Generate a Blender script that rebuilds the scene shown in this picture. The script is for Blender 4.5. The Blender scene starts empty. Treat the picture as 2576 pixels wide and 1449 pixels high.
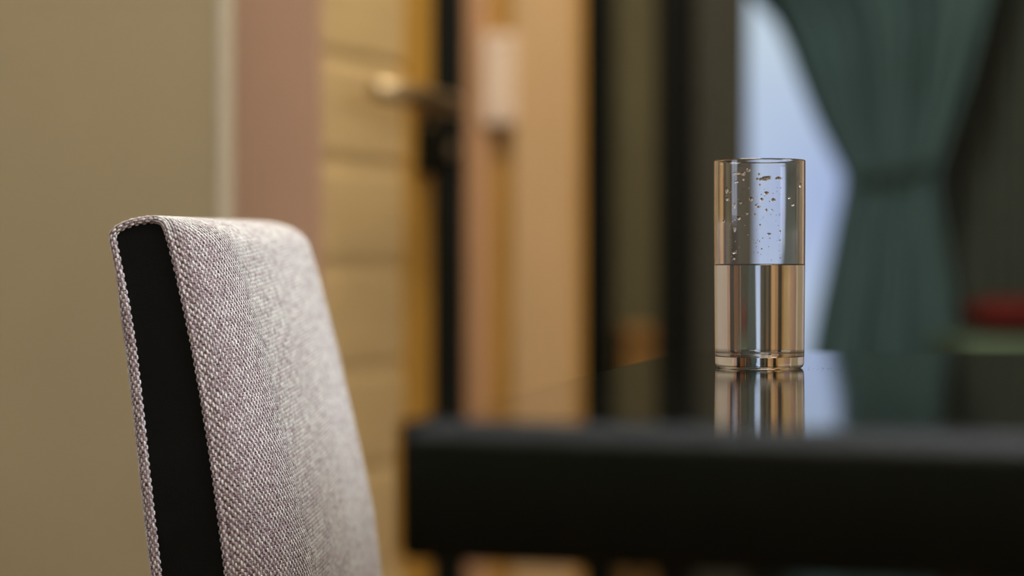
import bpy, bmesh, math, random
import numpy as np
from mathutils import Vector, Matrix
random.seed(7); rng = np.random.default_rng(7)
PI = math.pi
SC = bpy.context.scene
COL = SC.collection

# ------------------------------------------------------------------ camera
F = 85.0 / 36.0 * 2576.0            # focal length in pixels
CAMZ = 0.8136
PITCH = math.atan(42.5 / F)         # horizon at y = 682
cd = bpy.data.cameras.new('camera'); cam = bpy.data.objects.new('camera', cd); COL.objects.link(cam)
cd.lens = 85; cd.sensor_width = 36; cd.sensor_fit = 'HORIZONTAL'; cd.clip_start = 0.02
cam.location = (0, 0, CAMZ); cam.rotation_euler = (PI / 2 - PITCH, 0, 0)
cd.dof.use_dof = True; cd.dof.focus_distance = 1.588; cd.dof.aperture_fstop = 2.6; cd.dof.aperture_blades = 0
SC.camera = cam

# ------------------------------------------------------------------ world, light, exposure
SC.view_settings.view_transform = 'Standard'; SC.view_settings.look = 'None'
SC.view_settings.gamma = 1; SC.view_settings.use_curve_mapping = False
SC.view_settings.exposure = 0.0
w = bpy.data.worlds.new('world'); SC.world = w; w.use_nodes = True
nt = w.node_tree; bg = nt.nodes['Background']
tc = nt.nodes.new('ShaderNodeTexCoord'); nz = nt.nodes.new('ShaderNodeTexNoise'); cr = nt.nodes.new('ShaderNodeValToRGB')
nz.inputs['Scale'].default_value = 5.0; nz.inputs['Detail'].default_value = 2.0
cr.color_ramp.elements[0].position = 0.40; cr.color_ramp.elements[0].color = (0.34, 0.43, 0.70, 1)
cr.color_ramp.elements[1].position = 0.62; cr.color_ramp.elements[1].color = (0.54, 0.65, 0.76, 1)
nt.links.new(tc.outputs['Generated'], nz.inputs['Vector']); nt.links.new(nz.outputs['Fac'], cr.inputs['Fac'])
nt.links.new(cr.outputs['Color'], bg.inputs['Color']); bg.inputs['Strength'].default_value = 1.0

def area(name, loc, rot, sx, sy, power, color, spread=PI):
    l = bpy.data.lights.new(name, 'AREA'); l.shape = 'RECTANGLE'; l.size = sx; l.size_y = sy
    l.energy = power; l.color = color; l.spread = spread
    o = bpy.data.objects.new(name, l); o.location = loc; o.rotation_euler = rot; COL.objects.link(o); return o

# daylight through the two windows beside the table, the warm ceiling lamps, and added fill in hall and rear
area('right_window_daylight', (1.31, 1.15, 1.535), (0, PI / 2, 0), 1.2, 0.75, 30, (0.93, 0.96, 1.0))
area('left_window_daylight', (-2.56, 0.75, 1.465), (0, -PI / 2, 0), 1.2, 0.86, 8, (0.84, 0.85, 1.0))
area('dining_ceiling_light', (-0.2, 0.9, 2.54), (0, 0, 0), 0.5, 0.5, 8, (1.0, 0.88, 0.72))
for lx_, ly_ in ((-0.10, 2.05), (0.42, 2.05)): area('downlight_beam', (lx_, ly_, 2.585), (0, 0, 0), 0.07, 0.07, 3.0, (1.0, 0.86, 0.66))
area('hall_ceiling_light', (0.12, 3.0, 2.54), (0, 0, 0), 0.4, 0.4, 26, (1.0, 0.86, 0.66))  # unseen lamp, added to light the door
area('rear_ceiling_light', (0.2, -1.0, 2.54), (0, 0, 0), 0.6, 0.6, 26, (1.0, 0.93, 0.82))  # unseen lamp behind the camera, added for more frontal light

# ------------------------------------------------------------------ helpers
def ray(px, py):
    u = (px - 1288.0) / F; v = (724.5 - py) / F
    return Vector((u, math.cos(PITCH) + v * math.sin(PITCH), -math.sin(PITCH) + v * math.cos(PITCH)))
def at(px, py, D):                     # point seen at a pixel, at distance D into the room
    d = ray(px, py); return Vector((0, 0, CAMZ)) + d * (D / d.y)
def onz(px, py, z):                    # point seen at a pixel, on a level surface
    d = ray(px, py); return Vector((0, 0, CAMZ)) + d * ((z - CAMZ) / d.z)
def X(px, D): return (px - 1288.0) / F * D

def srgb(r, g, b):
    f = lambda c: c / 12.92 if c <= 0.04045 else ((c + 0.055) / 1.055) ** 2.4
    return (f(r / 255), f(g / 255), f(b / 255), 1)

def mat(name, col, rough=0.6, spec=0.5, noise=0.0, nscale=20, bump=0.0, bscale=60, metal=0.0, trans=0.0, ior=1.5, stretch=(1, 1, 1)):
    m = bpy.data.materials.new(name); m.use_nodes = True; t = m.node_tree; p = t.nodes['Principled BSDF']
    p.inputs['Base Color'].default_value = col; p.inputs['Roughness'].default_value = rough
    p.inputs['Specular IOR Level'].default_value = spec; p.inputs['Metallic'].default_value = metal
    p.inputs['Transmission Weight'].default_value = trans; p.inputs['IOR'].default_value = ior
    if noise or bump:
        c = t.nodes.new('ShaderNodeTexCoord'); mp = t.nodes.new('ShaderNodeMapping'); mp.inputs['Scale'].default_value = stretch
        t.links.new(c.outputs['Object'], mp.inputs['Vector'])
    if noise:
        n = t.nodes.new('ShaderNodeTexNoise'); n.inputs['Scale'].default_value = nscale; n.inputs['Detail'].default_value = 4
        t.links.new(mp.outputs['Vector'], n.inputs['Vector'])
        r = t.nodes.new('ShaderNodeValToRGB')
        r.color_ramp.elements[0].position = 0.3; r.color_ramp.elements[1].position = 0.7
        r.color_ramp.elements[0].color = tuple(c * (1 - noise) for c in col[:3]) + (1,)
        r.color_ramp.elements[1].color = tuple(min(1, c * (1 + noise)) for c in col[:3]) + (1,)
        t.links.new(n.outputs['Fac'], r.inputs['Fac']); t.links.new(r.outputs['Color'], p.inputs['Base Color'])
    if bump:
        n2 = t.nodes.new('ShaderNodeTexNoise'); n2.inputs['Scale'].default_value = bscale
        t.links.new(mp.outputs['Vector'], n2.inputs['Vector'])
        b = t.nodes.new('ShaderNodeBump'); b.inputs['Strength'].default_value = bump; b.inputs['Distance'].default_value = 0.002
        t.links.new(n2.outputs['Fac'], b.inputs['Height']); t.links.new(b.outputs['Normal'], p.inputs['Normal'])
    return m

def mesh_obj(name, verts, faces, m, parent=None, smooth=False):
    me = bpy.data.meshes.new(name); me.from_pydata([tuple(v) for v in verts], [], faces); me.update()
    bm = bmesh.new(); bm.from_mesh(me); bmesh.ops.recalc_face_normals(bm, faces=bm.faces); bm.to_mesh(me); bm.free()
    if smooth: me.polygons.foreach_set('use_smooth', [True] * len(me.polygons))
    me.materials.append(m); o = bpy.data.objects.new(name, me); COL.objects.link(o)
    if parent: o.parent = parent
    return o
def bm_obj(name, bm, m, parent=None, smooth=False):
    bmesh.ops.recalc_face_normals(bm, faces=bm.faces)
    me = bpy.data.meshes.new(name); bm.to_mesh(me); bm.free()
    if smooth: me.polygons.foreach_set('use_smooth', [True] * len(me.polygons))
    me.materials.append(m); o = bpy.data.objects.new(name, me); COL.objects.link(o)
    if parent: o.parent = parent
    return o
def add_box(bm, x0, x1, y0, y1, z0, z1, bevel=0.0, seg=2):
    r = bmesh.ops.create_cube(bm, size=1.0)
    for v in r['verts']:
        v.co = Vector((x0 + (v.co.x + .5) * (x1 - x0), y0 + (v.co.y + .5) * (y1 - y0), z0 + (v.co.z + .5) * (z1 - z0)))
    if bevel:
        es = list({e for v in r['verts'] for e in v.link_edges})
        bmesh.ops.bevel(bm, geom=es, offset=bevel, segments=seg, affect='EDGES', profile=0.5)
def box(name, x0, x1, y0, y1, z0, z1, m, parent=None, bevel=0.0, seg=2):
    bm = bmesh.new(); add_box(bm, x0, x1, y0, y1, z0, z1, bevel, seg); return bm_obj(name, bm, m, parent, smooth=False)
def tube(name, pts, rad, m, parent=None, n=14):
    vs, fs = [], []
    for i, p in enumerate(pts):
        p = Vector(p); a = Vector(pts[max(0, i - 1)]); b = Vector(pts[min(len(pts) - 1, i + 1)])
        d = (b - a).normalized(); s = d.cross(Vector((0, 0, 1)))
        if s.length < 1e-3: s = d.cross(Vector((1, 0, 0)))
        s.normalize(); u = s.cross(d); r = rad[i] if isinstance(rad, (list, tuple)) else rad
        for k in range(n):
            t = 2 * PI * k / n; vs.append(p + s * (r * math.cos(t)) + u * (r * math.sin(t)))
    for i in range(len(pts) - 1):
        for k in range(n): fs.append((i * n + k, i * n + (k + 1) % n, (i + 1) * n + (k + 1) % n, (i + 1) * n + k))
    fs.append(tuple(range(n))); fs.append(tuple((len(pts) - 1) * n + k for k in range(n)))
    return mesh_obj(name, vs, fs, m, parent, smooth=True)
def lathe(name, prof, m, parent=None, n=96, smooth=True):
    full = [prof[0]]
    for a, b in zip(prof[:-1], prof[1:]):           # support rings keep the smooth shading local to the bends
        d = math.hypot(b[0] - a[0], b[1] - a[1])
        if d > 0.0016:
            for t in (0.0003 / d, 1 - 0.0003 / d): full.append((a[0] + (b[0] - a[0]) * t, a[1] + (b[1] - a[1]) * t))
        full.append(b)
    prof = full
    vs, fs, rings = [], [], []
    for r, z in prof:
        if r < 1e-6: rings.append([len(vs)]); vs.append((0, 0, z))
        else:
            rings.append(list(range(len(vs), len(vs) + n)))
            vs += [(r * math.cos(2 * PI * k / n), r * math.sin(2 * PI * k / n), z) for k in range(n)]
    for a, b in zip(rings[:-1], rings[1:]):
        for k in range(n):
            k2 = (k + 1) % n
            if len(a) == 1: fs.append((a[0], b[k], b[k2]))
            elif len(b) == 1: fs.append((a[k], b[0], a[k2]))
            else: fs.append((a[k], b[k], b[k2], a[k2]))
    return mesh_obj(name, vs, fs, m, parent, smooth)
def tag(o, label=None, cat=None, group=None, kind=None):
    if label: o['label'] = label
    if cat: o['category'] = cat
    if group: o['group'] = group
    if kind: o['kind'] = kind
    return o
def empty(name, loc, label, cat, group=None, rz=0):
    o = bpy.data.objects.new(name, None); o.empty_display_size = 0.1; COL.objects.link(o); o.location = loc; o.rotation_euler = (0, 0, rz)
    return tag(o, label, cat, group)
def struct(o, label): return tag(o, label, None, None, 'structure')
def relocate(o, root):                     # keep world place of a mesh written in world coordinates, under an Empty
    o.parent = root; o.matrix_parent_inverse = Matrix.LocRotScale(root.location, root.rotation_euler, None).inverted(); return o

# ------------------------------------------------------------------ materials
M = {
 'beige': mat('beige_plaster', srgb(168, 152, 118), 0.8, 0.3, noise=0.04, nscale=3, bump=0.15, bscale=120),
 'edge': mat('pale_corner_paint', srgb(192, 182, 158), 0.7, 0.3, bump=0.1),  # wall's return face: the light on it is put into the colour
 'pink': mat('dusky_pink_plaster', srgb(200, 164, 138), 0.8, 0.3, noise=0.05, nscale=3, bump=0.15, bscale=120),
 'lightwall': mat('light_beige_plaster', srgb(206, 202, 190), 0.8, 0.3, noise=0.04, nscale=3, bump=0.15, bscale=120),
 'ceil': mat('ceiling_paint', srgb(214, 206, 190), 0.9, 0.2, bump=0.1),
 'floor': mat('floor_wood', srgb(120, 84, 52), 0.45, 0.5, noise=0.25, nscale=6, bump=0.2, stretch=(1, 12, 1)),
 'doorwood': mat('honey_wood', srgb(208, 182, 132), 0.5, 0.4, noise=0.06, nscale=5, bump=0.1, stretch=(1, 1, 14)),
 'ochre': mat('ochre_wood', srgb(190, 146, 64), 0.5, 0.4, noise=0.08, nscale=5, bump=0.1, stretch=(6, 6, 1)),
 'tan': mat('tan_wood', srgb(210, 176, 130), 0.55, 0.4, noise=0.05, nscale=5, bump=0.1, stretch=(8, 8, 1)),
 'tanpink': mat('tan_pink_wood', srgb(196, 152, 112), 0.55, 0.4, noise=0.05, nscale=5, bump=0.1, stretch=(8, 8, 1)),
 'stoolwood': mat('brown_stool_wood', srgb(134, 100, 50), 0.6, 0.3, noise=0.1, nscale=6),  # brown of the shape added for the golden glow
 'orangewood': mat('orange_wood', srgb(170, 108, 42), 0.5, 0.4, noise=0.06, nscale=5, bump=0.1, stretch=(8, 8, 1)),
 'cream': mat('cream_metal_plate', srgb(238, 216, 194), 0.4, 0.5, bump=0.05),
 'black': mat('black_lacquer', srgb(16, 19, 15), 0.6, 0.15, bump=0.05),
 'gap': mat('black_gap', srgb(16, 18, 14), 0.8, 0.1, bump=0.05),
 'darkboard': mat('dark_grey_board', srgb(66, 68, 60), 0.6, 0.3, noise=0.1, nscale=4, bump=0.1, stretch=(8, 8, 1)),
 'olive': mat('olive_board', srgb(92, 88, 62), 0.6, 0.3, noise=0.1, nscale=4, bump=0.1, stretch=(8, 8, 1)),
 'chrome': mat('brushed_steel', srgb(176, 160, 130), 0.42, 0.5, metal=1.0),
 'tabletop': mat('black_glossy_tabletop', srgb(13, 15, 12), 0.035, 0.5, bump=0.012, bscale=900),
 'tableedge': mat('black_table_side', srgb(18, 21, 15), 0.42, 0.10, bump=0.05, bscale=300),
 'panel': mat('black_side_panel', srgb(11, 12, 10), 0.75, 0.15, bump=0.1, bscale=900),
 'legwood': mat('dark_leg_wood', srgb(28, 22, 18), 0.5, 0.4, noise=0.2, nscale=8, stretch=(6, 6, 1)),
 'curtain': mat('dark_teal_curtain', srgb(100, 134, 142), 0.85, 0.2, noise=0.12, nscale=5, bump=0.2, bscale=400),
 'tieback': mat('tieback_cloth', srgb(62, 82, 84), 0.85, 0.2, bump=0.2, bscale=400),
 'curtain2': mat('olive_grey_curtain', srgb(92, 104, 98), 0.85, 0.2, noise=0.12, nscale=5, bump=0.2, bscale=400),
 'red': mat('red_fabric', srgb(104, 38, 36), 0.8, 0.2, noise=0.1, nscale=12, bump=0.2, bscale=400),
 'greygreen': mat('grey_green_fabric', srgb(96, 118, 102), 0.8, 0.2, noise=0.1, nscale=12, bump=0.2, bscale=400),
 'white': mat('white_frame_paint', srgb(214, 214, 208), 0.4, 0.5, bump=0.05),
 'glass': mat('clear_glass', (1, 1, 1, 1), 0.0, 0.5, trans=1.0, ior=1.5),
 'water': mat('clear_water', (1, 1, 1, 1), 0.0, 0.5, trans=1.0, ior=1.333),
 'pane': mat('window_glass', (1, 1, 1, 1), 0.0, 0.5, trans=1.0, ior=1.01),
}

# ------------------------------------------------------------------ the room shell
XL, XR, YB, YF, ZC = -2.5, 1.25, -2.5, 5.0, 2.6
struct(box('floor', XL - .1, XR + .1, YB - .1, YF + .1, -0.1, 0, M['floor']), 'brown wooden floor under the table and chair')
struct(box('ceiling', XL - .1, XR + .1, YB - .1, YF + .1, ZC, ZC + .1, M['ceil']), 'pale ceiling over the room')
struct(box('wall_rear', XL - .1, XR + .1, YB - .1, YB, 0, ZC, M['lightwall']), 'light beige wall behind the viewer')
def wall_with_window(name, axis, p0, p1, a0, a1, w0, w1, z0, z1, m, label):
    bm = bmesh.new()
    def b(u0, u1, za, zb):
        if axis == 'x': add_box(bm, p0, p1, u0, u1, za, zb)
        else: add_box(bm, u0, u1, p0, p1, za, zb)
    b(a0, w0, 0, ZC); b(w1, a1, 0, ZC); b(w0, w1, 0, z0); b(w0, w1, z1, ZC)
    return struct(bm_obj(name, bm, m), label)
def window(name, axis, p, a0, a1, z0, z1, label, bars=1):
    root = bpy.data.objects.new(name, None); COL.objects.link(root); root['kind'] = 'structure'; root['label'] = label
    mid = (a0 + a1) / 2; root.location = (p, mid, z0) if axis == 'x' else (mid, p, z0)
    def b(nm, u0, u1, za, zb, q0, q1, m):
        o = box(nm, q0, q1, u0, u1, za, zb, m, bevel=0.003) if axis == 'x' else box(nm, u0, u1, q0, q1, za, zb, m, bevel=0.003)
        return relocate(o, root)
    q0, q1 = p - .025, p + .025
    b('jamb', a0, a0 + .05, z0, z1, q0, q1, M['white']); b('jamb', a1 - .05, a1, z0, z1, q0, q1, M['white'])
    b('head_rail', a0 + .05, a1 - .05, z1 - .05, z1, q0, q1, M['white']); b('bottom_rail', a0 + .05, a1 - .05, z0, z0 + .05, q0, q1, M['white'])
    for k in range(bars):
        c = a0 + (a1 - a0) * (k + 1) / (bars + 1); b('mullion', c - .02, c + .02, z0 + .05, z1 - .05, q0, q1, M['white'])
    n = bars + 1
    for k in range(n):
        u0 = a0 + .05 if k == 0 else a0 + (a1 - a0) * k / n + .02; u1 = a1 - .05 if k == n - 1 else a0 + (a1 - a0) * (k + 1) / n - .02
        b('pane', u0, u1, z0 + .05, z1 - .05, p - .002, p + .002, M['pane'])
    return root
wall_with_window('wall_right', 'x', XR, XR + .1, YB, YF, 0.75, 1.55, 0.92, 2.15, M['lightwall'], 'light beige wall on the right side of the room')
wall_with_window('wall_left', 'x', XL - .1, XL, YB, YF, 0.3, 1.2, 0.83, 2.1, M['lightwall'], 'light beige outer wall on the left side')
wall_with_window('wall_back', 'y', YF, YF + .1, XL, XR, 0.43, 1.12, 0.35, 2.15, M['darkboard'], 'dark wall around the window behind the curtains')
window('window_1', 'y', YF + .05, 0.43, 1.12, 0.35, 2.15, 'tall window glowing pale blue behind the tied curtain', bars=0)
window('window_2', 'x', XR + .02, 0.75, 1.55, 0.92, 2.15, 'daylit window in the right wall beside the table')
window('window_3', 'x', XL - .02, 0.3, 1.2, 0.83, 2.1, 'daylit window in the far left wall')

# beige partition on the left with its lit corner face coloured lighter
DP = 2.5
px0 = X(558, DP)
struct(box('wall_partition', XL, px0 - .006, DP, DP + .1, 0, ZC, M['beige']), 'large plain beige wall behind the chair')
struct(box('trim_1', px0 - .006, px0, DP - .002, X(560, DP) / ((592 - 1288) / F), 0, ZC, M['edge'], bevel=0.002), 'narrow pale corner strip at the end of the beige wall')
struct(box('wall_recess', -1.2, X(803, 2.9), 2.9, 2.96, 0, ZC, M['pink']), 'dusky pink wall strip between the beige wall and the wooden door')
# wall above the door opening and behind it, black in place of the gap's shade
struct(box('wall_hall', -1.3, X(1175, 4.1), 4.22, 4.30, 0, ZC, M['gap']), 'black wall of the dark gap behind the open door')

# ------------------------------------------------------------------ door 1: slatted honey wood leaf, seen edge-on
dA = Vector((X(803, 3.12), 3.12, 0)); dd = Vector((0.36, 0.93, 0)).normalized()
nrm = Vector((dd.y, -dd.x, 0))                                 # towards the room
hingeA = dA - dd * 0.12
def s_at_px(px):                                                # distance along the leaf seen at a column
    k = (px - 1288) / F; return (k * hingeA.y - hingeA.x) / (dd.x - k * dd.y)
door = bpy.data.objects.new('door_1', None); COL.objects.link(door); door['kind'] = 'structure'
door['label'] = 'honey coloured wooden door of wide horizontal planks, standing open'; door.location = (hingeA.x, hingeA.y, 0)
door.rotation_euler = (0, 0, math.atan2(dd.y, dd.x))
S1, S2 = s_at_px(1016), s_at_px(1082)
# local frame: x along leaf, y = away from the room, z up
box('leaf_core', 0, S2, 0.006, 0.04, 0.01, 2.1, M['doorwood'], door)
zg = at(930, 663, 3.25).z                             # one joint height
pitch = 0.1375; z = zg - 6 * pitch + 0.006
plank_mesh = None
while z < 2.05:
    h = pitch - 0.008
    prof = [(0.012, 0), (0.0, 0.002), (0.0, h - 0.022), (0.003, h - 0.003), (0.0121, h)]
    vs = [(x, y, zz) for x in (0, S1) for (y, zz) in prof]; n = len(prof)
    if plank_mesh is None:
        o = mesh_obj('plank', vs, [(i, i + 1, n + i + 1, n + i) for i in range(n - 1)] + [tuple(range(n)), tuple(range(n, 2 * n)), (0, n, 2 * n - 1, n - 1)], M['doorwood'], door)
        plank_mesh = o.data
    else:
        o = bpy.data.objects.new('plank', plank_mesh); COL.objects.link(o); o.parent = door
    o.location.z = max(z, 0.01); z += pitch
box('stile', S1 + .002, S2, -0.004, 0.012, 0.01, 2.1, M['ochre'], door, bevel=0.002)
zh = at(1100, 262, 3.36).z
sh = s_at_px(1052)
hd = tube('handle', [(sh, -0.004, zh), (sh, -0.012, zh), (sh, -0.0125, zh)], [0.026, 0.026, 0.02], M['chrome'], door, 24)
lev = [(sh, -0.01, zh), (sh, -0.045, zh), (sh - 0.004, -0.056, zh), (sh - 0.014, -0.062, zh), (sh - 0.05, -0.064, zh), (sh - 0.16, -0.066, zh + .003), (sh - 0.27, -0.058, zh + .004)]
lv = tube('lever', lev, [0.011, 0.011, 0.012, 0.0135, 0.015, 0.015, 0.012], M['chrome'], None, 16); lv.parent = hd
zl = at(1100, 372, 3.36).z
box('lock_case', sh - 0.022, sh + 0.03, -0.048, -0.004, zl - 0.036, zl + 0.034, M['black'], door, bevel=0.006)
tube('key_cylinder', [(sh + .004, -0.047, zl), (sh + .004, -0.053, zl)], 0.011, M['chrome'], door, 16)

# black box put in for the dark void of the gap, and the tan door frame with the cream plate
struct(box('trim_2', X(1086, 3.9), X(1170, 3.9), 3.88, 4.00, 0, ZC, M['black'], bevel=0.004), 'black upright post between the wooden door and the tan frame')
D4 = 4.05
fr = bpy.data.objects.new('trim_3', None); COL.objects.link(fr); fr['kind'] = 'structure'; fr.location = (X(1310, D4), D4, 0)
fr['label'] = 'tan wooden door frame with an ochre groove and a cream plate'
def frb(nm, a, b, y0, y1, z0, z1, m, bev=0.003): return relocate(box(nm, X(a, D4), X(b, D4), y0, y1, z0, z1, m, bevel=bev), fr)
frb('board', 1160, 1236, D4 + .0, D4 + .05, 0, ZC, M['tanpink'])
frb('groove_strip', 1236, 1288, D4 + .03, D4 + .05, 0, ZC, M['ochre'], 0)
frb('board', 1288, 1447, D4 - .004, D4 + .05, 0, ZC, M['tan'])
frb('edge_bead', 1447, 1468, D4 + .004, D4 + .05, 0, ZC, M['ochre'])
pz0, pz1 = at(1256, 312, D4).z, at(1256, 86, D4).z
pl = frb('cover_plate', 1214, 1297, D4 - .014, D4 - .001, pz0, pz1, M['cream'], 0.003)
for zz in (pz0 + .02, pz1 - .02):
    sc = tube('screw', [(X(1256, D4), D4 - .0135, zz), (X(1256, D4), D4 - .0152, zz)], 0.004, M['chrome'], None, 12); relocate(sc, fr)

# ------------------------------------------------------------------ dark wardrobe in the middle distance
DW = 4.3
wr = empty('wardrobe', (X(1670, DW), DW, 0), 'tall dark wardrobe with upright panels between tan frame and window', 'wardrobe')
def wb(nm, a, b, y0, y1, z0, z1, m, bev=0.004): return relocate(box(nm, X(a, DW), X(b, DW), y0, y1, z0, z1, m, bevel=bev), wr)
wb('carcass', 1440, 1876, DW + .05, DW + .35, 0.0, 2.25, M['black'])
wb('door', 1545, 1652, DW, DW + .045, 0.05, 2.2, M['olive'], 0.006)
wb('side_panel', 1748, 1880, DW - .01, DW + .045, 0.0, 2.25, M['darkboard'], 0.006)
wb('plinth', 1470, 1744, DW + .03, DW + .049, 0.0, 0.05, M['black'], 0.002)
wb('cornice', 1440, 1880, DW - .012, DW + .35, 2.252, 2.30, M['black'], 0.004)

# ------------------------------------------------------------------ curtains
def curtain(name, edge_l, edge_r, D, z0, z1, folds, amp, m, label, nu=150, nz=70, thick=True, waist=None):
    vs, fs = [], []
    for j in range(nz + 1):
        z = z0 + (z1 - z0) * j / nz; a, b = edge_l(z), edge_r(z); wd = b - a
        sq = wd / waist if waist else 1.0
        for i in range(nu + 1):
            t = i / nu
            ph = folds * 2 * PI * (t + 0.012 * math.sin(9 * t + 1.3)) + 0.5 * math.sin(2 * z + 5 * t)
            y = D + amp * (0.75 + 0.25 * math.sin(3.1 * t * folds)) * math.sin(ph) + 0.4 * amp * math.sin(ph * 2.3 + 1.0)
            x = a + wd * t + 0.12 * amp * math.cos(ph)
            vs.append((x, y, z))
    for j in range(nz):
        for i in range(nu):
            k = j * (nu + 1) + i; fs.append((k, k + 1, k + nu + 2, k + nu + 1))
    o = mesh_obj(name, vs, fs, m, None, True)
    s = o.modifiers.new('thickness', 'SOLIDIFY'); s.thickness = 0.002
    return o
DC = 4.72
def interp(pts):
    pts = sorted(pts)
    zs = [p[0] for p in pts]; xs = [p[1] for p in pts]
    from bisect import bisect
    def f(z):
        if z <= zs[0]: return xs[0]
        if z >= zs[-1]: return xs[-1]
        k = bisect(zs, z); t = (z - zs[k - 1]) / (zs[k] - zs[k - 1]); return xs[k - 1] + (xs[k] - xs[k - 1]) * t
    return f
Lp = [(1880, -30), (1912, 10), (1950, 50), (1978, 110), (2012, 200), (2052, 300), (2098, 390), (2126, 440), (2122, 480), (2104, 560), (2080, 680), (2056, 790), (2040, 880), (2010, 1100), (1985, 1449)]
Le = [(at(a, b, DC).z, at(a, b, DC).x) for a, b in Lp] + [(2.25, X(1860, DC)), (0.05, X(1940, DC))]
Rp = [(2500, -60), (2470, 60), (2430, 200), (2385, 330), (2350, 420), (2345, 470), (2360, 560), (2385, 700), (2400, 880), (2420, 1200)]
Re = [(at(a, b, DC).z, at(a, b, DC).x) for a, b in Rp] + [(2.25, X(2620, DC)), (0.05, X(2450, DC))]
c1 = curtain('curtain', interp(Le), interp(Re), DC, 0.03, 2.28, 10, 0.034, M['curtain'], '', nu=220, nz=110)
tag(c1, 'dark teal curtain gathered at its waist beside the bright window gap', 'curtain')
zt = at(2235, 440, DC).z
tb_pts = []
xl, xr = interp(Le)(zt), interp(Re)(zt)
for k in range(41):
    t = 2 * PI * k / 40; tb_pts.append(((xl + xr) / 2 + (xr - xl) / 2 * 1.03 * math.cos(t), DC + 0.05 * math.sin(t), zt + 0.012 * math.cos(t)))
vs, fs = [], []
for k, p in enumerate(tb_pts):
    for dz in (-.012, -.006, .006, .012): vs.append((p[0], p[1] - (0.004 if abs(dz) < .008 else 0), p[2] + dz))
for k in range(40):
    for q in range(3): fs.append((4 * k + q, 4 * k + q + 1, 4 * k + q + 5, 4 * k + q + 4))
tbk = mesh_obj('tieback', vs, fs, M['tieback'], None, True); tbk.parent = c1
c2 = curtain('curtain', lambda z: X(2330, 4.86) + 0 * z, lambda z: 1.14 + 0 * z, 4.86, 0.03, 2.28, 5, 0.02, M['curtain2'], '', nu=120, nz=12)
tag(c2, 'olive grey curtain hanging straight at the right edge of the window', 'curtain')
rod = empty('curtain_rod', (0.82, 4.79, 2.30), 'black curtain rod above the teal and olive curtains', 'curtain rod')
relocate(tube('rod', [(0.3, 4.79, 2.30), (1.23, 4.79, 2.30)], 0.012, M['black'], None, 14), rod)
for x in (0.32, 1.23): relocate(tube('bracket', [(x, 4.79, 2.30), (x, 5.0, 2.30)], 0.008, M['black'], None, 10), rod)

# ------------------------------------------------------------------ padded bench and red cushion at the right
DB = 4.18
zb = at(2500, 848, DB).z
bench = empty('bench', (1.0, DB + .18, 0), 'grey-green padded bench under the olive curtain at right', 'bench')
relocate(box('seat_pad', X(2432, DB), 1.12, DB, DB + .36, zb - .085, zb, M['greygreen'], bevel=0.02, seg=4), bench)
relocate(box('seat_frame', X(2438, DB), 1.115, DB + .01, DB + .35, zb - .13, zb - .086, M['legwood'], bevel=0.004), bench)
for x in (X(2445, DB), 1.07):
    for y in (DB + .015, DB + .305): relocate(box('leg', x, x + .04, y, y + .04, 0, zb - .131, M['legwood'], bevel=0.003), bench)
def cushion(name, cx, cy, cz, lx, ly, lz, m):
    vs, fs = [], []; nu, nv = 32, 16
    def sp(c, e): return math.copysign(abs(c) ** e, c)
    for j in range(nv + 1):
        ph = -PI / 2 + PI * j / nv
        for i in range(nu):
            th = 2 * PI * i / nu
            vs.append((cx + lx * sp(math.cos(ph), .7) * sp(math.cos(th), .45), cy + ly * sp(math.cos(ph), .7) * sp(math.sin(th), .45), cz + lz * sp(math.sin(ph), .8)))
    for j in range(nv):
        for i in range(nu): fs.append((j * nu + i, j * nu + (i + 1) % nu, (j + 1) * nu + (i + 1) % nu, (j + 1) * nu + i))
    return mesh_obj(name, vs, fs, m, None, True)
ztop = at(2520, 748, DB + .12).z; zbot = zb + 0.002
cu = cushion('cushion', (X(2450, DB + .1) + 1.0) / 2, DB + .15, (ztop + zbot) / 2, (1.0 - X(2450, DB + .1)) / 2, 0.12, (ztop - zbot) / 2, M['red'])
tag(cu, 'plump dark red cushion lying on the grey-green bench', 'cushion')

# seat shape added to stand in for the golden glow low on the wardrobe
DS = 4.05
st_ = empty('stool', (X(1608, DS), DS + .05, 0), 'small brown wooden stool in front of the dark wardrobe', 'stool')
zs = at(1608, 822, DS).z
relocate(box('seat', X(1566, DS), X(1652, DS), DS, DS + .20, zs - .025, zs, M['stoolwood'], bevel=0.006, seg=3), st_)
relocate(box('apron', X(1571, DS), X(1647, DS), DS + .008, DS + .192, zs - .105, zs - .0255, M['stoolwood'], bevel=0.003), st_)
for x in (X(1569, DS), X(1649, DS) - .014):
    for y in (DS + .006, DS + .18): relocate(box('leg', x, x + .014, y, y + .014, 0, zs - .0255, M['stoolwood'], bevel=0.002), st_)

# ------------------------------------------------------------------ right wall: second doorway (mirrored by the water in the glass)
def rw(name, y0, y1, d, z0, z1, m, label): return struct(box(name, XR - d, XR - .001, y0, y1, z0, z1, m, bevel=0.003), label)
rw('trim_4', 3.46, 3.68, 0.03, 0, 2.2, M['pink'], 'dusky pink upright trim beside the black door on the right wall')
rw('door_2', 3.69, 4.12, 0.02, 0, 2.1, M['gap'], 'black door in the right wall')
rw('door_3', 4.13, 4.66, 0.03, 0, 2.2, M['orangewood'], 'narrow orange wooden door in the right wall near the bench')
rw('trim_5', 4.67, 4.82, 0.02, 0, 2.2, M['gap'], 'black upright trim in the far right corner')
rw('trim_6', 4.83, 4.93, 0.03, 0, 2.2, M['doorwood'], 'ochre upright trim in the far right corner')

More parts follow.
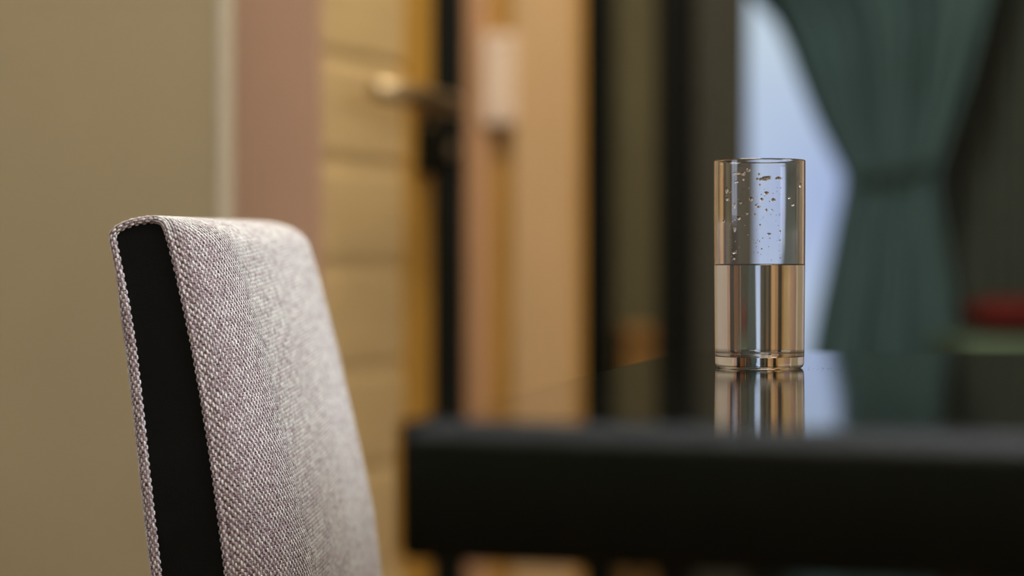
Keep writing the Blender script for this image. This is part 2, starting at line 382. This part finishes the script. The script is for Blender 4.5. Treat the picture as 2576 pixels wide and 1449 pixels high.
# ------------------------------------------------------------------ table
TZ = 0.75
nl = onz(1000, 1060, TZ); nl2 = onz(2576, 1096, TZ); fl = onz(1724, 881.5, TZ); fl2 = onz(2576, 890, TZ)
def ext(p, q, xx): t = (xx - p.x) / (q.x - p.x); return p + (q - p) * t
nr = ext(nl, nl2, 0.95); frr = ext(fl, fl2, 1.05)
corners = [nl, nr, frr, fl]
def rounded_poly(cs, rad, seg=6):
    out = []
    for i, c in enumerate(cs):
        a = (cs[i - 1] - c).normalized(); b = (cs[(i + 1) % len(cs)] - c).normalized()
        ang = a.angle(b); d = rad / math.tan(ang / 2); p0, p1 = c + a * d, c + b * d
        ctr = c + (a + b).normalized() * (rad / math.sin(ang / 2))
        v0, v1 = p0 - ctr, p1 - ctr
        for k in range(seg + 1):
            v = v0.lerp(v1, k / seg); out.append(ctr + v.normalized() * rad)
    return out
R0 = 0.0045
base = rounded_poly([Vector((c.x, c.y, 0)) for c in corners], R0)
cen = sum(base, Vector()) / len(base)
nb = len(base)
nrm2 = []
for i in range(nb):
    t = (base[(i + 1) % nb] - base[i - 1]).normalized(); n = Vector((t.y, -t.x, 0))
    if n.dot(base[i] - cen) < 0: n = -n
    nrm2.append(n)
BR = 0.010; TH = 0.059
layers = [(-0.0165, TZ), (-0.0155, TZ - .00015), (-0.0135, TZ - .001), (-0.006, TZ - .0052), (-0.0025, TZ - .0068), (-0.0008, TZ - .0080), (0, TZ - .0098)]
layers += [(0, TZ - TH + .004), (-.004, TZ - TH)]
vs = []; fs = []
for off, z in layers:
    for p, n in zip(base, nrm2):
        fs_ = 0.12 + 0.88 * max(0, min(1, (-n.y - .2) / .6)); q = p + n * (off * fs_ if z > TZ - .02 else off); z_ = TZ - (TZ - z) * (fs_ if z > TZ - .02 else 1); vs.append((q.x, q.y, z_))
for j in range(len(layers) - 1):
    for i in range(nb): fs.append((j * nb + i, j * nb + (i + 1) % nb, (j + 1) * nb + (i + 1) % nb, (j + 1) * nb + i))
fs.append(tuple(range(nb))); fs.append(tuple((len(layers) - 1) * nb + i for i in range(nb)))
table = empty('dining_table', (0.55, 1.45, 0), 'glossy black dining table with a thick square edge, holding the water glass', 'table')
top = mesh_obj('tabletop', vs, fs, M['tableedge'])
top.data.materials.append(M['tabletop'])
for p in top.data.polygons:
    p.use_smooth = len(p.vertices) == 4
    if len(p.vertices) > 4 and p.center.z > TZ - .001: p.material_index = 1
# sharp boundary of the flat top
flat = [p for p in top.data.polygons if p.material_index == 1][0]
shp = top.data.attributes.new('sharp_edge', 'BOOLEAN', 'EDGE') if 'sharp_edge' not in top.data.attributes else top.data.attributes['sharp_edge']
ek = set(flat.edge_keys)
for e_ in top.data.edges:
    if e_.key in ek: shp.data[e_.index].value = True
relocate(top, table)
relocate(box('pedestal', 0.47, 0.63, 1.37, 1.53, 0.03, TZ - TH - .0005, M['tableedge'], bevel=0.008), table)
relocate(box('foot_plate', 0.28, 0.82, 1.20, 1.70, 0.0, 0.03, M['tableedge'], bevel=0.006), table)

# ------------------------------------------------------------------ water glass
gp = onz(1912, 926, TZ); GX, GY = gp.x, gp.y + 0.004
GR, GH = 0.0299, 0.1362
tum = empty('water_glass', (GX, GY, TZ), 'straight clear drinking glass half full of water on the black table', 'glass')
BT = 0.0072; WT = 0.0018
outer = [(0, 0.0012), (0.020, 0.0010), (0.0245, 0.0003), (0.0262, 0.0)]
for k in range(1, 9):
    a = k / 8 * PI / 2; outer.append((0.0262 + (GR - 0.0008 - 0.0262) * math.sin(a), 0.0038 * (1 - math.cos(a))))
outer += [(GR - 0.0006, 0.012), (GR - 0.0003, 0.05), (GR, 0.10), (GR, GH - 0.0007)]
rim = [(GR - WT / 2 + WT / 2 * math.cos(a), GH - 0.00065 + WT / 2 * math.sin(a)) for a in [PI * k / 8 for k in range(1, 8)]]
ri = GR - WT
inner = [(ri, GH - 0.0007), (ri, 0.10), (ri - .0003, 0.05), (ri - .0007, 0.0125)]
for k in range(1, 7):
    a = k / 6 * PI / 2; inner.append((ri - .0007 - 0.0030 * (1 - math.cos(a)), 0.0125 - (0.0125 - BT - 0.0004) * math.sin(a)))
inner += [(0.012, BT), (0, BT)]
lathe('glass_body', outer + rim + inner, M['glass'], tum, n=160)
# water, meeting the wall in a raised edge
WZ = at(1912, 668, GY).z - TZ
def rin(z):
    pts = [(0.0125, ri - .0007), (0.05, ri - .0003), (0.10, ri)]
    if z <= 0.0125: return ri - .0007
    if z >= .1: return ri
    for (a, b), (c, d) in zip(pts[:-1], pts[1:]):
        if z <= c: return b + (d - b) * (z - a) / (c - a)
e = 0.00012
wprof = [(0, BT - e)] + [(0.012, BT - e)]
for k in range(6, 0, -1):
    a = k / 6 * PI / 2; wprof.append((ri - .0007 - 0.0030 * (1 - math.cos(a)) + e, 0.0125 - (0.0125 - BT - 0.0004) * math.sin(a) - e * math.sin(a)))
for zz in (0.0125, 0.03, 0.05, WZ + 0.0010): wprof.append((rin(zz) + e, zz))
for k in range(1, 12):
    d = 0.0055 * (k / 11) ** 1.3; wprof.append((rin(WZ) + e - d, WZ + 0.0010 * math.exp(-d / 0.0012)))
wprof += [(0.015, WZ), (0, WZ)]
wat = lathe('water', wprof, M['water'], None, n=160); wat.location = (GX, GY, TZ); wat.data.set_sharp_from_angle(angle=math.radians(32))
tag(wat, 'clear still water filling the lower half of the drinking glass', 'water')

# droplets on the glass wall: (px, py, half-width px, half-height px, front wall?)
drops = [(1938, 445, 9, 6, 0), (1948, 443, 7, 5, 0), (1928, 447, 6, 4, 0), (1918, 446, 4, 3, 0), (1974, 445, 8, 4, 0), (1843, 440, 10, 4, 1), (1858, 441, 5, 4, 1), (1843, 461, 6, 3, 1),
 (1918, 489, 6, 4, 1), (1936, 506, 6, 4, 1), (1899, 443, 3, 3, 1), (1901, 469, 2.5, 2.5, 1), (1821, 482, 3, 8, 1), (1822, 503, 4, 5, 1), (1879, 504, 5, 6, 1), (1906, 505, 4, 4, 1),
 (1892, 424, 6, 4, 0), (1880, 432, 4, 6, 0), (1921, 518, 4, 3, 0), (1918, 532, 3, 4, 1), (1932, 531, 2.5, 2, 1), (1853, 513, 3, 4, 1), (1839, 520, 3, 7, 1), (1860, 455, 2.5, 4, 1),
 (1849, 551, 6, 5, 1), (1839, 577, 3, 8, 1), (1838, 636, 6, 4, 1), (1838, 650, 3, 5, 1), (1869, 539, 3, 4, 1), (1815, 558, 4, 3, 1), (1989, 517, 4, 4, 1), (2011, 468, 3, 5, 1),
 (1979, 500, 3, 4, 1), (1925, 590, 5.5, 2.5, 1), (1902, 568, 2.5, 2.5, 1), (1954, 583, 2.2, 2, 1), (1954, 606, 2, 2, 1), (1955, 650, 2, 2, 1), (1906, 627, 2.3, 1.8, 1), (1927, 601, 2, 1.5, 1), (1891, 520, 3, 3, 1), (1888, 542, 3, 2.5, 1)]
pxm = GY / F
def drop_geo(px, py, hw, hh, front, seg=14, rings=7):
    s = max(-0.985, min(0.985, (px - 1912) / 114.5)); ang = math.asin(s)
    z = at(px, py, GY).z - TZ
    r = GR - WT
    c = Vector((r * math.sin(ang), (-1 if front else 1) * r * math.cos(ang), z)); n = Vector((c.x, c.y, 0)).normalized(); t = Vector((-n.y, n.x, 0))
    a = hw * pxm / max(0.35, math.cos(ang)); b = hh * pxm; hgt = 0.42 * min(a, b) + 0.0001
    vs, fs = [], []; ir = random.uniform(0, 6)
    for j in range(rings + 1):
        th = PI / 2 * 1.25 * j / rings
        for k in range(seg):
            ph = 2 * PI * k / seg; wv = 1 + 0.10 * math.sin(3 * ph + ir) + 0.06 * math.sin(5 * ph + 2 * ir)
            q = c + t * (a * wv * math.sin(th) * math.cos(ph)) + Vector((0, 0, 1)) * (b * wv * math.sin(th) * math.sin(ph) - 0.25 * b * math.cos(th))
            rad2 = Vector((q.x, q.y, 0)).normalized()
            q2 = rad2 * (r + .00005 - hgt * math.cos(th)); vs.append((q2.x, q2.y, q.z))
    for j in range(rings):
        for k in range(seg): fs.append((j * seg + k, j * seg + (k + 1) % seg, (j + 1) * seg + (k + 1) % seg, (j + 1) * seg + k))
    fs.append(tuple(rings * seg + k for k in range(seg))[::-1])
    return vs, fs
for d in drops:
    v, f = drop_geo(*d); mesh_obj('droplet', v, f, M['water'], tum, True)
V, Fc = [], []
for k in range(90):
    px = random.choice([random.gauss(1838, 12), random.uniform(1812, 2010), random.gauss(1900, 10), random.gauss(1953, 5)])
    if not 1806 < px < 2016: continue
    py = random.uniform(470, 655); s_ = random.uniform(0.7, 1.6)
    v, f = drop_geo(px, py, s_, s_ * random.uniform(.7, 1.5), random.random() < .75, 7, 3); b0 = len(V); V += v; Fc += [tuple(i + b0 for i in q) for q in f]
dr = mesh_obj('fine_droplets', V, Fc, M['water'], tum, True); dr['kind'] = 'stuff'

# ------------------------------------------------------------------ dining chair
# side profile of the backrest in (X, z) at the near side panel (distance D0)
D0 = 1.556; CW = 0.43
def prof_pts(lst, D=D0): return [(at(a, b, D).x, at(a, b, D).z) for a, b in lst]
rear = prof_pts([(405, 1600), (390, 1449), (372, 1300), (356, 1150), (340, 1000), (325, 870), (308, 765), (290, 672), (277, 610), (273, 592)])
topc = prof_pts([(276, 582), (286, 572), (305, 561), (330, 552), (360, 546), (390, 543), (405, 545), (416, 551), (424, 562)])
front = prof_pts([(430, 580), (446, 640), (472, 750), (497, 870), (520, 1000), (541, 1130), (560, 1270), (580, 1430), (582, 1449), (590, 1600)])
zbot = 0.43
def extend(pts, zb):  # straight on down to the seat
    (x0, z0), (x1, z1) = pts[0], pts[1]; t = (zb - z1) / (z0 - z1); return (x1 + (x0 - x1) * t, zb)
rear = [extend(rear, zbot)] + rear
front = front + [extend(front[::-1], zbot)]
endp = np.array(rear + topc + front)
def resample(P, n):
    d = np.r_[0, np.cumsum(np.hypot(*np.diff(P, axis=0).T))]; s = np.linspace(0, d[-1], n)
    return np.c_[np.interp(s, d, P[:, 0]), np.interp(s, d, P[:, 1])]
def smooth(P, it=6):
    P = P.copy()
    for _ in range(it): P[1:-1] = .25 * P[:-2] + .5 * P[1:-1] + .25 * P[2:]
    return P
NT = 400
E = smooth(resample(endp, NT), 3)                     # end outline, rear bottom -> top -> front bottom
ti = int(np.argmax(E[:, 1]))
tan_ = np.gradient(E, axis=0); tan_ /= np.linalg.norm(tan_, axis=1)[:, None]
nor = np.c_[-tan_[:, 1], tan_[:, 0]]                   # outward normal (path runs up the rear, over, down the front)
if nor[NT - 50, 0] < 0: nor = -nor
zfr = E[:, 1]
is_front = np.clip((np.arange(NT) - ti) / 14.0, 0, 1)
is_rear = np.clip((ti - 24 - np.arange(NT)) / 14.0, 0, 1)
BULGE = np.interp(E[:, 1], [0.43, 0.55, 0.618, 0.66, 0.71, 0.775, 0.83], [0.055, 0.053, 0.048, 0.044, 0.0395, 0.0355, 0.0325])
# middle outline: front face pushed forward, keeping the top level and rounding the front top corner
dz_top = E[ti, 1] - zfr
corner_r = 0.020
roll = np.where(is_front > 0, np.sqrt(np.clip(1 - (1 - np.clip(dz_top / corner_r, 0, 1)) ** 2, 0, 1)), 0)
MID = E.copy()
MID[:, 0] += BULGE * roll * (is_front > 0)
MID[:, 0] -= 0.010 * is_rear
# stretch the top so the surface stays evenly spaced
MID = np.where(np.arange(NT)[:, None] >= ti, MID, MID)
topdrop = -0.0026
ROT = math.tan(math.radians(3.15))
BW = 0.070
def wfun(u):
    a = np.clip(u / BW, 0, 1); b = np.clip((CW - u) / 0.05, 0, 1)
    g = np.clip(u / 0.21, 0, 1)
    return (0.82 * np.sqrt(1 - (1 - a) ** 2) + 0.18 * (1 - (1 - g) ** 2)) * np.sqrt(1 - (1 - b) ** 2)
def section(u):
    wv = float(wfun(np.array(u)))
    P = E + (MID - E) * wv
    zd = topdrop * 2 * (u / CW)
    far = np.clip((u - (CW - 0.03)) / 0.03, 0, 1)       # top far corner rounds down
    return np.c_[P[:, 0] + ROT * u, np.full(NT, D0 + u), P[:, 1] - zd - 0.012 * far ** 2 * np.clip((P[:, 1] - .75) / .1, 0, 1)]
us = np.r_[CW * 0.5 * (1 - np.cos(np.linspace(0, PI, 121)))]
us = np.unique(np.r_[us, np.linspace(0, 0.02, 14)])
SEC = np.array([section(u) for u in us])               # (nu, NT, 3)
# fabric rolls round the panel edge: extra rings inward
INSET = 0.0042
def ring(inset, du, far=False):
    base = section(CW if far else 0.0); q = base.copy()
    q[:, 0] -= nor[:, 0] * inset; q[:, 2] -= nor[:, 1] * inset; q[:, 1] += (-du if far else du); return q
pre = np.array([ring(INSET, 0.004), ring(INSET, 0.0012), ring(INSET * .85, -0.0003), ring(INSET * .5, -0.0014), ring(INSET * .15, -0.0008)])
post = np.array([ring(INSET * .15, -0.0008, True), ring(INSET * .5, -0.0014, True), ring(INSET * .85, -0.0003, True), ring(INSET, 0.004, True)])
S = np.concatenate([pre, SEC, post], 0); NU = len(S)
chair = empty('dining_chair', (-0.02, D0 + CW / 2, 0), 'dining chair with high woven grey-mauve backrest and black side panel', 'chair')
# uv-like lengths: a = across (arc length along u), b = along the outline
dA_ = np.linalg.norm(np.diff(S, axis=0), axis=2); Aarc = np.r_[np.zeros((1, NT)), np.cumsum(dA_, 0)]
dB_ = np.linalg.norm(np.diff(S, axis=1), axis=2); Barc = np.c_[np.zeros((NU, 1)), np.cumsum(dB_, 1)]
# use one consistent outline length so rows stay level
Bmid = Barc[NU // 2]; Bmid = Bmid - Bmid[ti]
Aref = Aarc - Aarc[len(pre)][None, :] * 1.0

# fabric base material: plum and mauve weft strands
def weave_base():
    m = bpy.data.materials.new('weft_threads'); m.use_nodes = True; t = m.node_tree; p = t.nodes['Principled BSDF']
    p.inputs['Roughness'].default_value = 0.9; p.inputs['Specular IOR Level'].default_value = 0.15
    uv = t.nodes.new('ShaderNodeUVMap'); mp = t.nodes.new('ShaderNodeMapping'); mp.inputs['Scale'].default_value = (320, 1100, 1)
    t.links.new(uv.outputs['UV'], mp.inputs['Vector'])
    n = t.nodes.new('ShaderNodeTexNoise'); n.inputs['Scale'].default_value = 1.0; n.inputs['Detail'].default_value = 3; n.inputs['Roughness'].default_value = .65
    t.links.new(mp.outputs['Vector'], n.inputs['Vector'])
    r = t.nodes.new('ShaderNodeValToRGB'); e = r.color_ramp.elements
    e[0].position = 0.36; e[0].color = srgb(58, 32, 42); e[1].position = 0.60; e[1].color = srgb(190, 176, 182)
    x = r.color_ramp.elements.new(0.47); x.color = srgb(128, 102, 112)
    t.links.new(n.outputs['Fac'], r.inputs['Fac']); t.links.new(r.outputs['Color'], p.inputs['Base Color'])
    b = t.nodes.new('ShaderNodeBump'); b.inputs['Distance'].default_value = 0.0006; b.inputs['Strength'].default_value = 0.8
    t.links.new(n.outputs['Fac'], b.inputs['Height']); t.links.new(b.outputs['Normal'], p.inputs['Normal'])
    return m
def weave_warp():
    m = bpy.data.materials.new('warp_threads'); m.use_nodes = True; t = m.node_tree; p = t.nodes['Principled BSDF']
    p.inputs['Roughness'].default_value = 0.85; p.inputs['Specular IOR Level'].default_value = 0.2
    g = t.nodes.new('ShaderNodeNewGeometry'); r = t.nodes.new('ShaderNodeValToRGB'); e = r.color_ramp.elements
    e[0].position = 0.0; e[0].color = srgb(176, 170, 172); e[1].position = 1.0; e[1].color = srgb(243, 245, 241)
    x = r.color_ramp.elements.new(0.12); x.color = srgb(212, 214, 211)
    t.links.new(g.outputs['Random Per Island'], r.inputs['Fac'])
    c = t.nodes.new('ShaderNodeTexCoord'); mp = t.nodes.new('ShaderNodeMapping'); mp.inputs['Scale'].default_value = (150, 60, 300)
    n = t.nodes.new('ShaderNodeTexNoise'); n.inputs['Scale'].default_value = 1.0; n.inputs['Detail'].default_value = 3
    t.links.new(c.outputs['Object'], mp.inputs['Vector']); t.links.new(mp.outputs['Vector'], n.inputs['Vector'])
    r2 = t.nodes.new('ShaderNodeValToRGB'); r2.color_ramp.elements[0].position = 0.36; r2.color_ramp.elements[0].color = srgb(226, 216, 222); r2.color_ramp.elements[1].position = 0.58; r2.color_ramp.elements[1].color = (1, 1, 1, 1)
    t.links.new(n.outputs['Fac'], r2.inputs['Fac'])
    mx = t.nodes.new('ShaderNodeMix'); mx.data_type = 'RGBA'; mx.blend_type = 'MULTIPLY'; mx.inputs[0].default_value = 1.0
    t.links.new(r.outputs['Color'], mx.inputs[6]); t.links.new(r2.outputs['Color'], mx.inputs[7]); t.links.new(mx.outputs[2], p.inputs['Base Color'])
    return m
M['weft'] = weave_base(); M['warp'] = weave_warp()

idx = np.arange(NU * NT).reshape(NU, NT)
quads = np.stack([idx[:-1, :-1], idx[:-1, 1:], idx[1:, 1:], idx[1:, :-1]], -1).reshape(-1, 4)
def np_mesh(name, co, qd, m, parent=None, uv=None):
    me = bpy.data.meshes.new(name); me.vertices.add(len(co)); me.vertices.foreach_set('co', co.astype(np.float32).ravel())
    me.loops.add(qd.size); me.loops.foreach_set('vertex_index', qd.astype(np.int32).ravel())
    me.polygons.add(len(qd)); me.polygons.foreach_set('loop_start', np.arange(0, qd.size, 4, dtype=np.int32))
    me.update(calc_edges=True); me.polygons.foreach_set('use_smooth', np.ones(len(qd), bool))
    if uv is not None:
        l = me.uv_layers.new(name='UVMap'); l.data.foreach_set('uv', uv[qd.ravel()].astype(np.float32).ravel())
    me.materials.append(m); me.validate(); o = bpy.data.objects.new(name, me); COL.objects.link(o)
    if parent: relocate(o, parent)
    return o
uvs = np.stack([Aref, np.broadcast_to(Bmid, (NU, NT))], -1).reshape(-1, 2)
back = np_mesh('backrest', S.reshape(-1, 3), quads, M['weft'], chair, uvs)

# warp stitches: one small raised stitch at every other crossing
PC, PR = 0.00185, 0.0053
amax = Aarc[-1].max()
def locate(acoord, brow):      # positions on the surface for arrays of (a, outline index)
    pass
centers, tdir, ndir, wdir = [], [], [], []
# outline fractional indices for rows
bpos = np.arange(Bmid[0] + 0.002, Bmid[-1] - 0.002, PR / 2)
fi = np.interp(bpos, Bmid, np.arange(NT))
nrows = len(bpos)
allC, allT, allW = [], [], []
acen, bcen = [], []
def shear(a): return 0.0085 * (1 - np.exp(-np.maximum(a, 0) / 0.022)) + 0.04 * a
b_lo, b_hi = Bmid[0] + .003, Bmid[-1] - .003
a_all = np.arange(math.ceil(Aref.min() / PC), math.floor(Aref.max() / PC) + 1)
for c in a_all:
    a = c * PC; kk = np.arange(math.floor((b_lo - .05) / PR), math.ceil((b_hi + .05) / PR))
    b = kk * PR + (PR / 2 if c % 2 else 0) - shear(a); b = b[(b > b_lo) & (b < b_hi)]
    acen.append(a + rng.normal(0, .00008, len(b))); bcen.append(b + rng.normal(0, .0001, len(b)))
acen = np.concatenate(acen); bcen = np.concatenate(bcen)
F_ = np.interp(bcen, Bmid, np.arange(NT)); I0 = np.clip(np.floor(F_).astype(int), 0, NT - 2)
for i0 in range(NT - 1):
    sel = I0 == i0
    if not sel.any(): continue
    a = acen[sel]; fr_ = (F_[sel] - i0)[:, None]; arc = Aref[:, i0]
    ok = (a > arc[0]) & (a < arc[-1]); a = a[ok]; fr_ = fr_[ok]
    if not len(a): continue
    g = lambda arr, q: np.stack([np.interp(q, arc, arr[:, j]) for j in range(3)], -1)
    P = g(S[:, i0], a) * (1 - fr_) + g(S[:, i0 + 1], a) * fr_
    allC.append(P); allT.append(g(S[:, min(NT - 1, i0 + 2)] - S[:, max(0, i0 - 1)], a))
    allW.append(g(S[:, i0], a + .0006) - g(S[:, i0], a - .0006))
Cc = np.concatenate(allC); Tt = np.concatenate(allT); Ww = np.concatenate(allW)
Tt /= np.linalg.norm(Tt, axis=1)[:, None] + 1e-12; Ww /= np.linalg.norm(Ww, axis=1)[:, None] + 1e-12
Nn = np.cross(Ww, Tt); Nn /= np.linalg.norm(Nn, axis=1)[:, None] + 1e-12
# outward test against the body centre line
ctr = np.stack([np.interp(Cc[:, 2], [E[:, 1].min(), E[:, 1].max()], [E[0, 0] * .5 + E[-1, 0] * .5 + .02, E[ti, 0]]), np.full(len(Cc), D0 + CW / 2), np.minimum(Cc[:, 2], .82)], -1)
flip = np.sign((Nn[NT:NT + 1] * 0).sum() + np.einsum('ij,ij->i', Nn, Cc - ctr)); sgn = 1.0 if np.median(flip) > 0 else -1.0
Nn *= sgn
K = len(Cc)
L = 0.00150; Wd = 0.00070; H = 0.00062
ls = np.array([-1, -.72, 0, .72, 1.0]); hs = np.array([-.25, .72, 1.0, .72, -.25]); ws = np.array([.5, .92, 1, .92, .5])
cross = [(-1.0, -0.35), (-.6, .8), (.6, .8), (1.0, -0.35)]
jl = rng.normal(1, .10, K)[:, None]; jw = rng.normal(1, .12, K)[:, None]; jt = rng.normal(0, .09, K)[:, None]
Td = Tt + Ww * jt
Vv = np.empty((K, 20, 3)); q = 0
for a_, h_, w_ in zip(ls, hs, ws):
    for cx, cz in cross:
        Vv[:, q] = Cc + Td * (a_ * L * jl) + Ww * (cx * w_ * Wd * jw) + Nn * ((h_ * .55 + cz * .45 * (1 if h_ > 0 else .3)) * H + 0.00012); q += 1
ql = np.array([[r * 4 + c, r * 4 + c + 1, (r + 1) * 4 + c + 1, (r + 1) * 4 + c] for r in range(4) for c in range(3)])
Q = (ql[None] + (np.arange(K) * 20)[:, None, None]).reshape(-1, 4)
st = np_mesh('woven_threads', Vv.reshape(-1, 3), Q, M['warp'], None); st['kind'] = 'stuff'
st.parent = back
print('stitches', K)

# black side panels, set into the fabric edge
def panel(u, sgn_):
    b = section(u); q = b.copy(); q[:, 0] -= nor[:, 0] * (INSET - .0002); q[:, 2] -= nor[:, 1] * (INSET - .0002)
    q = q[::4]; n = len(q); y0 = u + D0 + sgn_ * 0.0010; y1 = y0 + sgn_ * 0.012
    vs = [(p[0], y0, p[2]) for p in q] + [(p[0], y1, p[2]) for p in q]
    fs = [tuple(range(n)), tuple(range(n, 2 * n))] + [(i, (i + 1) % n, n + (i + 1) % n, n + i) for i in range(n)]
    return mesh_obj('side_panel', vs, fs, M['panel'])
for u, s_ in ((0, 1), (CW, -1)):
    o = panel(u, s_); relocate(o, chair); o['label'] = 'matte black side panel'
# seat, legs (below the frame of the picture)
sx0 = E[-1, 0] + 0.005
relocate(box('seat', sx0 - .02, sx0 + .42, D0 + .004, D0 + CW - .004, 0.385, 0.47, M['weft'], bevel=0.02, seg=4), chair)
relocate(box('seat_frame', sx0 - .06, sx0 + .41, D0 + .01, D0 + CW - .01, 0.345, 0.384, M['legwood'], bevel=0.004), chair)
for xx, lean in ((sx0 - .055, -.03), (sx0 + .36, .0)):
    for yy in (D0 + .015, D0 + CW - .055):
        vs = [(xx + (lean if z == 0 else 0) + a * (0.032 if z == 0 else .04), yy + b * (.032 if z == 0 else .04), z) for z in (0, 0.3445) for a, b in ((0, 0), (1, 0), (1, 1), (0, 1))]
        fs = [(0, 1, 2, 3), (4, 5, 6, 7)] + [(i, (i + 1) % 4, 4 + (i + 1) % 4, 4 + i) for i in range(4)]
        relocate(mesh_obj('leg', vs, fs, M['legwood']), chair)

# ------------------------------------------------------------------ ceiling lamps (bodies of the area lights; hall and rear ones are added fill)
M['shade'] = mat('lamp_rim', srgb(230, 228, 220), 0.5)
for (x, y, s_, what) in ((-0.2, 0.9, .27, 'over the dining table'), (0.12, 3.0, .22, 'over the hall in front of the door'), (0.2, -1.0, .32, 'at the rear of the room')):
    bm = bmesh.new()
    add_box(bm, x - s_, x + s_, y - s_, y - s_ + .015, 2.55, 2.6); add_box(bm, x - s_, x + s_, y + s_ - .015, y + s_, 2.55, 2.6)
    add_box(bm, x - s_, x - s_ + .015, y - s_ + .015, y + s_ - .015, 2.55, 2.6); add_box(bm, x + s_ - .015, x + s_, y - s_ + .015, y + s_ - .015, 2.55, 2.6)
    o = bm_obj('ceiling_lamp', bm, M['shade']); tag(o, 'square flush ceiling lamp ' + what, 'lamp')
for x, y, what in ((-0.10, 2.05, 'nearer the chair'), (0.42, 2.05, 'beyond the glass')):
    prof = [(0.050, 2.6), (0.075, 2.6), (0.075, 2.594), (0.056, 2.592), (0.052, 2.597)]
    o = lathe('downlight', prof, M['shade'], None, 32); o.location = (x, y, 0); tag(o, 'small round ceiling downlight ' + what, 'lamp')
# tiny water specks and dust lying on the tabletop
vs, fs = [], []
for k in range(150):
    if k < 100: px, py = random.gauss(2060, 45), random.gauss(928, 3)
    else: px, py = random.uniform(1500, 2500), random.uniform(905, 945)
    c = onz(px, py, TZ); r = random.uniform(.00007, .00022)
    if (Vector((c.x, c.y)) - Vector((GX, GY))).length < GR + .001 or c.x < fl.x - .03 and py < 925: continue
    b0 = len(vs)
    for j, (rr, zz) in enumerate(((1, 0.00002), (.75, .35), (0, .5))):
        if rr == 0: vs.append((c.x, c.y, TZ + zz * r)); continue
        vs += [(c.x + rr * r * math.cos(PI / 3 * q), c.y + rr * r * math.sin(PI / 3 * q), TZ + zz * r + .00001) for q in range(6)]
    for q in range(6): fs += [(b0 + q, b0 + (q + 1) % 6, b0 + 6 + (q + 1) % 6, b0 + 6 + q), (b0 + 6 + q, b0 + 6 + (q + 1) % 6, b0 + 12)]
sp = mesh_obj('water_specks', vs, fs, M['water'], None, True)
tag(sp, 'tiny water specks scattered on the black tabletop beside the glass', 'water specks', None, 'stuff')
